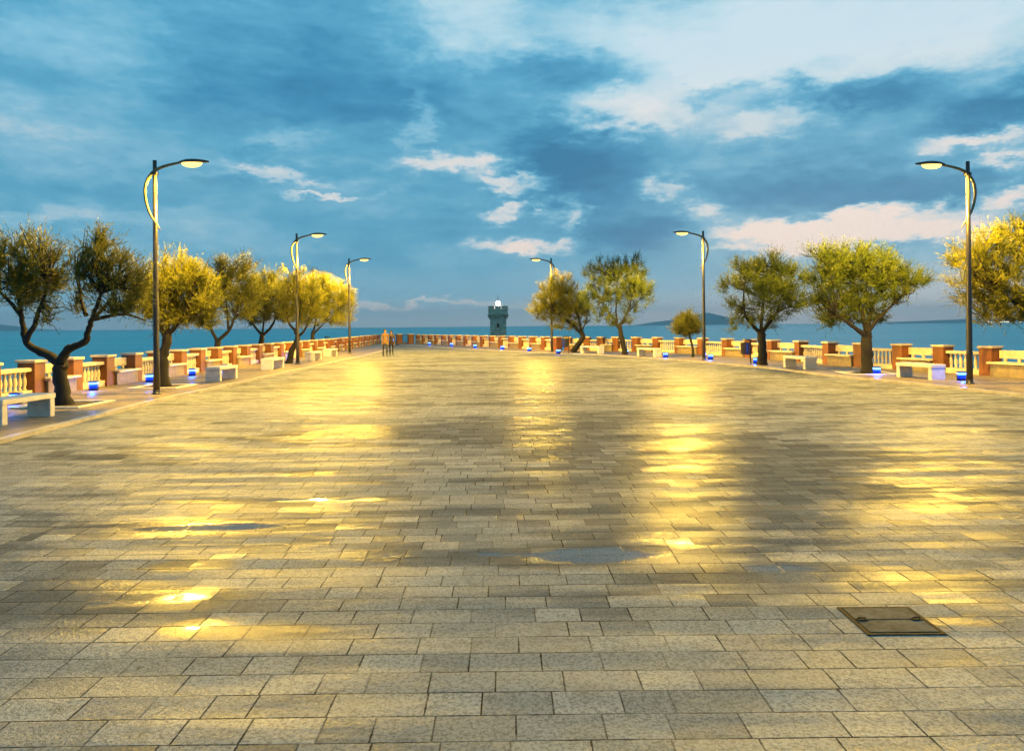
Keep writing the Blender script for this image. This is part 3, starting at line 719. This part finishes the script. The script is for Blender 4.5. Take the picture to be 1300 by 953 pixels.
tree('forked bare-limbed tamarisk nearest on the left, two wind-combed crowns', (82, 514),
     [([(82, 514), (79, 490), (76, 468), (77, 462)], 0.17, 0.145, (0, 0)), ([(77, 463), (64, 452), (48, 445), (36, 438), (31, 424), (28, 402), (24, 380), (20, 352)], 0.115, 0.03, (0, .3)),
      ([(77, 464), (84, 446), (94, 440), (108, 434), (112, 420), (117, 404), (124, 385), (132, 362)], 0.105, 0.03, (0, -.3)),
      ([(33, 432), (44, 412), (50, 392), (58, 372), (62, 350)], 0.07, 0.02, (.1, -.3)), ([(109, 400), (104, 385), (100, 365), (96, 350)], 0.05, 0.015, (-.1, .3)), ([(117, 406), (135, 402), (160, 399), (185, 407)], 0.05, 0.018, (-.2, .2)),
      ([(29, 404), (14, 385), (2, 372), (-8, 362)], 0.05, 0.02, (.2, .5)), ([(116, 407), (132, 390), (146, 372)], 0.05, 0.015, (0, .4))],
     [(10, 345, 27, 40, 1.1), (-18, 350, 25, 35, .8), (45, 330, 24, 38, 1.1), (50, 360, 30, 30, 1.0), (72, 350, 16, 38, .5), (25, 375, 24, 20, .7), (125, 318, 14, 30, 1.0), (112, 345, 24, 30, .7), (140, 345, 24, 28, .9), (160, 365, 24, 30, 1.0), (150, 390, 26, 14, .9), (172, 352, 12, 22, .4), (60, 405, 20, 14, .25), (100, 385, 16, 20, .35)], 'leafA', None, 0.82, 1)
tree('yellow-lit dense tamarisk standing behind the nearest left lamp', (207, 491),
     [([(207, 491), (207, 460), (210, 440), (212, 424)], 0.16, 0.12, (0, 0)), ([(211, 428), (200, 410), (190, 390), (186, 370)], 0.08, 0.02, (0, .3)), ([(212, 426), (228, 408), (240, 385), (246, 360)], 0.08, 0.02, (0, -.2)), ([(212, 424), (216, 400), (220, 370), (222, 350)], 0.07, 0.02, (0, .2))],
     [(225, 350, 28, 24, 1.2), (245, 360, 26, 26, 1.2), (205, 370, 26, 28, 1.1), (188, 385, 20, 26, .9), (240, 390, 34, 24, 1.3), (212, 402, 30, 18, 1.1), (252, 408, 24, 11, .8), (172, 372, 10, 24, .4), (262, 385, 12, 22, .6)], 'leafLit', None, 1.15, 2)
tree('airy forked tamarisk third in the left row', (277, 466),
     [([(277, 466), (277, 448), (276, 432)], 0.15, 0.12, (0, 0)), ([(276, 434), (268, 418), (262, 402), (258, 385)], 0.085, 0.02, (0, .3)), ([(276, 433), (290, 420), (298, 402), (304, 380)], 0.09, 0.02, (0, -.3)), ([(290, 419), (288, 390), (286, 360), (283, 340)], 0.06, 0.015, (0, .2))],
     [(283, 345, 18, 22, .9), (308, 345, 18, 20, .7), (295, 370, 26, 22, 1.2), (268, 375, 18, 26, 1.0), (318, 375, 18, 20, 1.0), (262, 400, 16, 12, .6), (305, 398, 24, 12, .8)], 'leafA', None, 1.1, 3)
tree('dark brown-green tamarisk fourth in the left row', (329, 459),
     [([(329, 459), (331, 440), (333, 424)], 0.15, 0.12, (0, 0)), ([(333, 426), (322, 412), (316, 395)], 0.08, 0.02, (0, .3)), ([(333, 426), (345, 414), (352, 396), (356, 375)], 0.08, 0.02, (0, -.3)), ([(333, 424), (336, 400), (338, 370)], 0.06, 0.015, (0, 0))],
     [(338, 362, 24, 20, 1.1), (322, 378, 20, 20, 1.0), (350, 380, 20, 22, 1.1), (338, 398, 28, 14, 1.0), (318, 405, 12, 14, .4), (358, 402, 12, 10, .5)], 'leafA', None, 1.25, 4)
tree('tamarisk with slanting trunk behind the second left lamp post', (366, 461),
     [([(366, 461), (371, 444), (378, 431), (376, 420)], 0.15, 0.11, (0, 0)), ([(377, 428), (386, 420), (392, 405), (395, 385)], 0.075, 0.02, (0, -.3)), ([(376, 421), (366, 408), (364, 385)], 0.075, 0.02, (0, .3)), ([(376, 420), (380, 395), (380, 370)], 0.06, 0.015, (0, 0))],
     [(378, 362, 20, 18, 1.0), (390, 378, 18, 22, 1.0), (366, 382, 18, 22, 1.0), (380, 400, 24, 14, 1.0), (396, 400, 12, 14, .6)], 'leafLit', None, 1.25, 5)
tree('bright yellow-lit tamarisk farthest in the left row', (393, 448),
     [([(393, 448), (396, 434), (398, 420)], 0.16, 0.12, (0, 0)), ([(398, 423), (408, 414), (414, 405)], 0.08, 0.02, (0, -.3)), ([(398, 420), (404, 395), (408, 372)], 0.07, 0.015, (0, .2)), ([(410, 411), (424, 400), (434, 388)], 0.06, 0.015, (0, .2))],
     [(408, 362, 16, 16, 1.1), (416, 378, 20, 20, 1.2), (400, 388, 16, 22, 1.0), (436, 382, 14, 22, .9), (420, 402, 20, 14, 1.0), (444, 380, 8, 16, .4), (434, 406, 14, 8, .5)], 'leafLit', None, 1.3, 6)
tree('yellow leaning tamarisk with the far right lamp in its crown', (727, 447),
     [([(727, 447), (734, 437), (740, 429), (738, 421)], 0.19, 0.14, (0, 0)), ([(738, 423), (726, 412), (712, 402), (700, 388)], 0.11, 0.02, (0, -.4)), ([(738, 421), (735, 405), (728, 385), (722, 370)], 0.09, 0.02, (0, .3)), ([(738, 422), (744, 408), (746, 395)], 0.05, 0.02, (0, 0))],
     [(710, 362, 16, 14, 1.0), (698, 378, 18, 18, 1.1), (722, 378, 20, 18, 1.0), (686, 394, 14, 12, .8), (708, 396, 24, 16, 1.1), (732, 398, 18, 18, 1.0), (716, 412, 20, 8, .6), (742, 388, 8, 18, .5)], 'leafLit', None, 1.2, 7, wind=(-.2, 0, .2))
tree('round green tamarisk with open lower limbs, right of the leaning one', (794, 450),
     [([(794, 450), (791, 435), (787, 418), (785, 413)], 0.15, 0.12, (0, 0)), ([(785, 416), (778, 404), (770, 392), (764, 378)], 0.08, 0.02, (0, .4)), ([(786, 416), (793, 403), (799, 390), (804, 368)], 0.085, 0.02, (0, -.3)), ([(784, 413), (782, 395), (784, 370), (782, 350)], 0.06, 0.015, (0, .2)), ([(797, 396), (808, 385), (816, 375)], 0.045, 0.012, (-.2, .3))],
     [(757, 350, 18, 20, .75), (780, 348, 20, 18, .85), (802, 346, 20, 20, 1.0), (816, 366, 14, 18, .9), (800, 372, 24, 18, 1.0), (770, 374, 24, 18, .85), (746, 380, 12, 16, .6), (765, 398, 14, 14, .5), (800, 393, 12, 10, .4), (775, 408, 10, 8, .35), (796, 407, 8, 8, .35)], 'leafC', None, 1.0, 8, wind=(0.1, 0, .2))
tree('small young tamarisk with a thin trunk beside the right lamp', (880, 453),
     [([(880, 453), (879, 440), (876, 428), (873, 420)], 0.065, 0.045, (0, 0)), ([(874, 424), (866, 414), (862, 406)], 0.03, 0.01, (0, .1)), ([(874, 424), (880, 412), (884, 404)], 0.03, 0.01, (0, -.1))],
     [(872, 409, 13, 11, 1.4), (862, 417, 8, 8, 1.2), (882, 417, 8, 8, 1.2), (872, 420, 10, 6, 1.2)], 'leafA', None, 2.0, 9, wind=(0, 0, .2), leaflen=0.11)
tree('wide dark tamarisk beside the charcoal bin on the right walk', (967, 463),
     [([(967, 463), (967, 445), (967, 428), (966, 420)], 0.19, 0.16, (0, 0)), ([(966, 424), (955, 412), (946, 400), (944, 380), (945, 360)], 0.09, 0.02, (0, -.4)), ([(966, 424), (976, 410), (986, 395), (994, 375)], 0.10, 0.02, (0, .3)), ([(966, 420), (968, 395), (972, 360), (974, 335)], 0.08, 0.02, (0, 0)), ([(986, 396), (1002, 390), (1016, 392)], 0.05, 0.015, (.2, .3))],
     [(944, 345, 16, 18, .8), (925, 362, 16, 14, .55), (960, 352, 20, 22, 1.1), (985, 340, 22, 20, 1.0), (972, 375, 26, 24, 1.2), (998, 362, 22, 26, 1.1), (1006, 385, 20, 16, .9), (935, 390, 16, 12, .5), (952, 405, 16, 10, .5), (932, 412, 8, 10, .35), (978, 408, 20, 10, .6)], 'leafC', None, 1.05, 10, wind=(0, 0, .2))
tree('largest spreading tamarisk on the right, sunny yellow crown over thick trunk', (1101, 474),
     [([(1101, 474), (1101, 450), (1100, 430), (1100, 422)], 0.19, 0.16, (0, 0)), ([(1100, 427), (1088, 418), (1074, 408), (1060, 398)], 0.10, 0.02, (0, -.4)), ([(1100, 424), (1104, 402), (1110, 385), (1122, 368)], 0.10, 0.02, (0, .3)), ([(1100, 424), (1112, 408), (1130, 390), (1148, 372)], 0.08, 0.02, (0, -.3)), ([(1100, 422), (1094, 395), (1086, 370), (1078, 345)], 0.08, 0.02, (0, .4))],
     [(1042, 322, 22, 16, .5), (1060, 335, 24, 20, 1.0), (1090, 330, 26, 20, 1.1), (1118, 335, 24, 20, 1.0), (1045, 355, 24, 22, 1.0), (1080, 358, 30, 24, 1.2), (1115, 360, 28, 22, 1.2), (1146, 352, 22, 18, 1.0), (1164, 360, 14, 12, .7), (1040, 382, 22, 14, .9), (1070, 388, 24, 18, 1.1), (1100, 385, 22, 16, .9), (1138, 378, 16, 12, .6), (1055, 408, 20, 10, .8), (1085, 404, 18, 10, .6), (1117, 405, 14, 9, .5)], 'leafC', None, 1.05, 11, wind=(0.05, 0, .2))
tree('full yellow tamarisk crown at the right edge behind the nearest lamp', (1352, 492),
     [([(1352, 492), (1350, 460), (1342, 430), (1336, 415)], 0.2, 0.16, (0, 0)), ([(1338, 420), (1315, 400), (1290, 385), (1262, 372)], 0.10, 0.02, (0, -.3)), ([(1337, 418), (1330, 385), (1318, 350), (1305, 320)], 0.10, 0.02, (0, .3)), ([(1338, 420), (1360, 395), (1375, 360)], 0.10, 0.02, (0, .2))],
     [(1290, 300, 34, 24, 1.1), (1250, 318, 32, 22, 1.1), (1228, 342, 20, 22, .9), (1270, 345, 38, 28, 1.2), (1310, 335, 34, 30, 1.1), (1245, 370, 28, 20, 1.1), (1280, 385, 32, 20, 1.1), (1258, 398, 20, 14, .9), (1320, 380, 34, 26, 1.0), (1335, 305, 30, 30, .9), (1365, 340, 34, 34, .9), (1222, 326, 14, 10, .5), (1290, 405, 18, 10, .5)], 'leafLit', 23.2, 1.0, 12, wind=(-.2, 0, .2))

# pale stone frames let into the walk round the trunks
for (px, py, s_, lab) in ((82, 514, 0.75, 'pale square stone frame round the foot of the forked left tree'), (207, 491, 0.7, 'pale stone frame round the tree behind the left lamp'), (1101, 474, 0.75, 'pale stone frame round the foot of the largest right tree')):
    p = at(px, py); r_ = empty('tree_pit', (p.x, p.y, 0)); m = MB(); w_ = 0.12
    m.box(-s_, -s_, 0.001, s_, -s_ + w_, 0.035, 0.006); m.box(-s_, s_ - w_, 0.001, s_, s_, 0.035, 0.006); m.box(-s_, -s_ + w_, 0.001, -s_ + w_, s_ - w_, 0.035, 0.006); m.box(s_ - w_, -s_ + w_, 0.001, s_, s_ - w_, 0.035, 0.006)
    m.build('border', M['white'], r_); m = MB(); m.box(-s_ + w_, -s_ + w_, 0.002, s_ - w_, s_ - w_, 0.012); m.build('soil', M['soil'], r_)
    tag(r_, lab, 'tree surround', 'stone frames round the tree feet')

# ------------------------------------------------------------------ two people walking
def person(px, py, face, top, label, seed, stride=1, h=1.70):
    p = at(px, py, PZ); root = empty('person', (p.x, p.y, PZ), face); k = h / 1.70; s = stride
    V = [(0,0,.94,.125),(0,0,1.10,.118),(0,.01,1.28,.135),(0,.01,1.41,.105),(0,.0,1.47,.052),(0,-.015,1.53,.058),(0,-.02,1.60,.088),(0,-.02,1.68,.068)]
    E = [(0,1),(1,2),(2,3),(3,4),(4,5),(5,6),(6,7)]
    def chain(start, pts):
        prev = start
        for q in pts: V.append(q); E.append((prev, len(V)-1)); prev = len(V)-1
        return prev
    for sx in (-1, 1):
        f_ = s * sx
        chain(0, [(sx*.095,0,.88,.098),(sx*.10,-.10*f_,.50,.062),(sx*.10,-.13*f_ if f_ > 0 else .26,.14 if f_ < 0 else .10,.042),(sx*.10,-.15*f_ if f_ > 0 else .27,.045 if f_ > 0 else .075,.045),(sx*.105,-.15*f_-.13 if f_ > 0 else .15,.03,.035)])
        w = chain(3, [(sx*.17,.01,1.40,.066),(sx*.20,.06*f_,1.12,.048),(sx*.20,.08*f_-.09,.90,.034),(sx*.20,.08*f_-.12,.83,.030)])
        b_ = V[w]
        for j, (dx, ln) in enumerate(((-.028,.07),(-.010,.085),(.010,.08),(.027,.065))):
            chain(w, [(b_[0]+.3*dx, b_[1]+dx, b_[2]-.05,.0095),(b_[0]-sx*.012, b_[1]+dx, b_[2]-.05-ln,.008)])
        chain(w, [(b_[0]-sx*.02, b_[1]-.04, b_[2]-.02,.010),(b_[0]-sx*.025, b_[1]-.05, b_[2]-.06,.009)])
    me = bpy.data.meshes.new('body'); me.from_pydata([tuple(c*k for c in v[:3]) for v in V], E, [])
    o = bpy.data.objects.new('body', me); COL.objects.link(o)
    sk = o.modifiers.new('Skin', 'SKIN'); sk.use_smooth_shade = True
    for i, v in enumerate(V): me.skin_vertices[0].data[i].radius = (v[3]*k, v[3]*k*(0.75 if i in (1, 2, 3) else 1)); me.skin_vertices[0].data[i].use_root = i == 0
    o.modifiers.new('Sub', 'SUBSURF').levels = 2
    dg = bpy.context.evaluated_depsgraph_get(); nm = bpy.data.meshes.new_from_object(o.evaluated_get(dg)); bpy.data.objects.remove(o); bpy.data.meshes.remove(me); nm.name = 'body'
    nm.materials.clear(); [nm.materials.append(M[x]) for x in ('skin', top, 'darkcloth')]
    for f in nm.polygons:
        c = f.center / k; f.use_smooth = True
        f.material_index = 0 if c.z > 1.47 or (abs(c.x) > .165 and c.z < .87 and c.z > .6) else (1 if c.z > .80 else 2)
    bo_ = bpy.data.objects.new('body', nm); COL.objects.link(bo_); bo_.parent = root
    m = MB(); m.lathe([(.03, 1.745), (.075, 1.72), (.10, 1.66), (.104, 1.60), (.09, 1.55), (.06, 1.535)], (0, .0, 0), 14)
    m.v = [(v[0]*k*.88, (v[1] + (.022 if v[2] < 1.68 else -.005))*k, v[2]*k) for v in m.v]; m.build('hair', M['hair'], root)
    m = MB()
    for sx in (-1, 1): m.lathe([(.004, -.012), (.012, 0), (.004, .012)], (sx*.034*k, -.100*k, 1.61*k), 6)
    m.build('eyes', M['hair'], root)
    m = MB(); m.tube([(0, -.098*k, 1.62*k), (0, -.118*k, 1.575*k), (0, -.10*k, 1.565*k)], [.008, .015, .008], 6); m.build('nose', M['skin'], root)
    tag(root, label, 'person', 'people walking on the square')
person(489, 452.5, R(15), 'ochre', 'person in an ochre jacket walking on the far square, left of two', 1, 1, 1.6)
person(497, 451.5, R(10), 'brown', 'person in a brown coat walking on the far square, right of two', 2, -1, 1.52)

# ------------------------------------------------------------------ sky
w = bpy.data.worlds.new('World'); scene.world = w; w.use_nodes = True
t = NT(w.node_tree); bg = t.n['Background']
dirv = t.v('NORMALIZE', t.node('ShaderNodeTexCoord').outputs['Generated'])
x, y, z = t.sep(dirv)
az = t.m('ARCTAN2', x, y); el = t.m('ARCSINE', z)
flat = t.xyz(t.m('MULTIPLY', az, 3.2), t.m('MULTIPLY', el, 7.5), 0.0)
wn = t.noise(flat, 1.6, 7, 0.62, out='Color')
warp = t.v('MULTIPLY', t.v('SUBTRACT', wn, (0.5, 0.5, 0.5)), (0.20, 0.09, 0.0))
wn2 = t.noise(flat, 7.0, 8, 0.66, out='Color')
warp2 = t.v('MULTIPLY', t.v('SUBTRACT', wn2, (0.5, 0.5, 0.5)), (0.105, 0.06, 0.0))
p = t.v('ADD', t.v('ADD', t.xyz(az, el, 0.0), warp), warp2)
SKY = [  # photo x, y, rx, ry, amount : bright breaks (+) and dark cloud (-)
    (1080, 20, 430, 70, .62), (860, 90, 150, 40, .30), (600, 30, 80, 55, .34), (800, 140, 95, 24, .42), (525, 145, 18, 38, .22), (585, 208, 70, 15, .50), (640, 236, 46, 11, .55), (655, 270, 34, 9, .45), (716, 268, 18, 20, .40),
    (665, 314, 62, 12, .62), (845, 235, 34, 14, .36), (880, 266, 32, 14, .36), (1060, 290, 145, 24, .80), (1180, 303, 70, 12, .5), (1000, 150, 80, 18, .34), (1230, 185, 90, 14, .45), (1275, 214, 40, 12, .4), (1280, 250, 46, 14, .5), (930, 300, 40, 14, .3),
    (90, 55, 140, 38, .13), (60, 175, 110, 34, .13), (370, 172, 60, 18, .17), (350, 222, 90, 9, .30), (415, 243, 55, 5, .34), (80, 280, 80, 14, .20), (240, 290, 90, 20, .10), (520, 384, 130, 4.5, .22), (960, 402, 160, 4, .14), (1200, 350, 120, 30, .10),
    (735, 92, 95, 28, -.50), (680, 205, 75, 55, -.34), (760, 215, 90, 60, -.34), (905, 114, 50, 12, -.40), (1090, 118, 110, 30, -.46), (1260, 140, 80, 34, -.44), (1010, 230, 120, 26, -.24), (1160, 245, 100, 22, -.26), (790, 298, 55, 26, -.30),
    (400, 100, 170, 80, -.24), (560, 110, 60, 50, -.14), (330, 190, 55, 8, -.16), (180, 240, 120, 22, -.10), (560, 280, 70, 30, -.08), (250, 120, 90, 30, -.06), (1080, 262, 90, 8, -.2)]
f1 = t.noise(flat, 2.0, 9, 0.62); f2 = t.noise(t.xyz(t.m('MULTIPLY', az, 2.0), t.m('MULTIPLY', el, 13.0), 3.0), 2.6, 7, 0.6)
B = t.m('ADD', 0.42, t.m('MULTIPLY', t.m('SUBTRACT', f1, 0.5), 0.54)); B = t.m('MULTIPLY_ADD', t.m('SUBTRACT', f2, 0.5), 0.30, B)
calm = t.step(el, 0.03, 0.11)           # smooth veil over the horizon
B = t.mixf(calm, t.m('ADD', 0.53, t.m('MULTIPLY', az, 0.10)), B)
B = t.m('MULTIPLY_ADD', t.m('SUBTRACT', 1.0, t.step(el, 0.0, 0.055)), 0.18, B)
for (sx, sy, rx, ry, am) in SKY:
    d = ray(sx, sy).normalized(); a0, e0 = math.atan2(d.x, d.y), math.asin(d.z)
    kx = F / rx * (1 + math.tan(a0)**2) ** 1.0 ; ky = F / ry * (1 + math.tan(a0)**2) ** 0.5
    q = t.v('MULTIPLY', t.v('SUBTRACT', p, (a0, e0, 0.0)), (kx, ky, 0.0))
    am = am * 0.85 if am < 0 else am
    dd = t.v('DOT_PRODUCT', q, q, out=1); g_ = t.m('POWER', 2.718, t.m('MULTIPLY', t.m('POWER', dd, 1.35), -1.0))
    B = t.m('MULTIPLY_ADD', g_, am, B)
detail = t.m('ADD', t.m('MULTIPLY', t.m('SUBTRACT', t.noise(flat, 9.0, 8, 0.65), 0.5), 0.20), t.m('MULTIPLY', t.m('SUBTRACT', t.noise(t.v('ADD', p, (3.0, 1.0, 2.0)), 7.0, 9, 0.62), 0.5), 0.30))
B = t.m('ADD', B, t.m('MULTIPLY', detail, calm))
cool = t.ramp(B, [(0.0, (0.036, 0.21, 0.39)), (0.20, (0.058, 0.29, 0.50)), (0.40, (0.115, 0.42, 0.64)), (0.56, (0.24, 0.56, 0.75)), (0.76, (0.48, 0.73, 0.85)), (1.0, (0.64, 0.81, 0.90))])
warm = t.ramp(B, [(0.0, (0.036, 0.21, 0.39)), (0.20, (0.060, 0.29, 0.50)), (0.40, (0.125, 0.42, 0.62)), (0.55, (0.26, 0.54, 0.71)), (0.73, (0.66, 0.74, 0.78)), (1.0, (0.98, 0.84, 0.76))])
skyc = t.mix(t.step(el, 0.20, 0.34), warm, cool)
nish = t.node('ShaderNodeTexSky', sky_type='NISHITA', sun_disc=False, sun_elevation=R(3), sun_rotation=R(20)).outputs[0]
tot = t.v('ADD', t.v('MULTIPLY', skyc, (0.97, 0.97, 0.97)), t.v('MULTIPLY', nish, (0.004, 0.004, 0.004)))
tot = t.mix(t.step(el, -0.02, 0.0), (0.02, 0.10, 0.15), tot)
t.put(bg.inputs['Color'], tot); bg.inputs['Strength'].default_value = 1.0
w.cycles.sampling_method = 'MANUAL'; w.cycles.sample_map_resolution = 512

sd = bpy.data.lights.new('sun', 'SUN'); sd.energy = 0.03; sd.angle = R(20); sd.color = (1.0, 0.86, 0.76)
so = bpy.data.objects.new('sun', sd); COL.objects.link(so)
sdir = Vector((math.sin(R(20))*math.cos(R(8)), math.cos(R(20))*math.cos(R(8)), math.sin(R(8)))); so.rotation_euler = sdir.to_track_quat('Z', 'Y').to_euler()

if HAZE:
    hm = bpy.data.materials.new('sea_haze'); hm.use_nodes = True; ht = hm.node_tree; ht.nodes.clear()
    pv = ht.nodes.new('ShaderNodeVolumePrincipled'); pv.inputs['Density'].default_value = HAZE; pv.inputs['Color'].default_value = (0.92, 0.98, 1.0, 1); pv.inputs['Anisotropy'].default_value = 0.0
    ou = ht.nodes.new('ShaderNodeOutputMaterial'); ht.links.new(pv.outputs[0], ou.inputs['Volume'])
    m = MB(); m.box(-20500, -20500, -17.5, 20500, 20500, 420); hz = m.build('haze', hm); hz['kind'] = 'stuff'

# ------------------------------------------------------------------ camera and render
cd = bpy.data.cameras.new('camera'); cam = bpy.data.objects.new('camera', cd); COL.objects.link(cam); scene.camera = cam
cd.sensor_fit = 'HORIZONTAL'; cd.sensor_width = 36.0; cd.lens = F / 1300 * 36; cd.shift_y = -(476.5 - CY) / 1300
cd.clip_start = 0.1; cd.clip_end = 120000
cam.matrix_world = Matrix.Translation((0, 0, CAMH)) @ Matrix.Rotation(R(90), 4, 'X') @ Matrix.Rotation(-ROLL, 4, 'Z')
scene.view_settings.view_transform = 'Standard'; scene.view_settings.look = 'None'; scene.view_settings.exposure = 0.0; scene.view_settings.gamma = 1.0
scene.render.engine = 'CYCLES'; c_ = scene.cycles
c_.use_denoising = True; c_.use_adaptive_sampling = True; c_.adaptive_threshold = 0.03; c_.max_bounces = 4; c_.diffuse_bounces = 2; c_.glossy_bounces = 3; c_.transmission_bounces = 2; c_.transparent_max_bounces = 4
c_.caustics_reflective = False; c_.caustics_refractive = False; c_.sample_clamp_indirect = 4.0
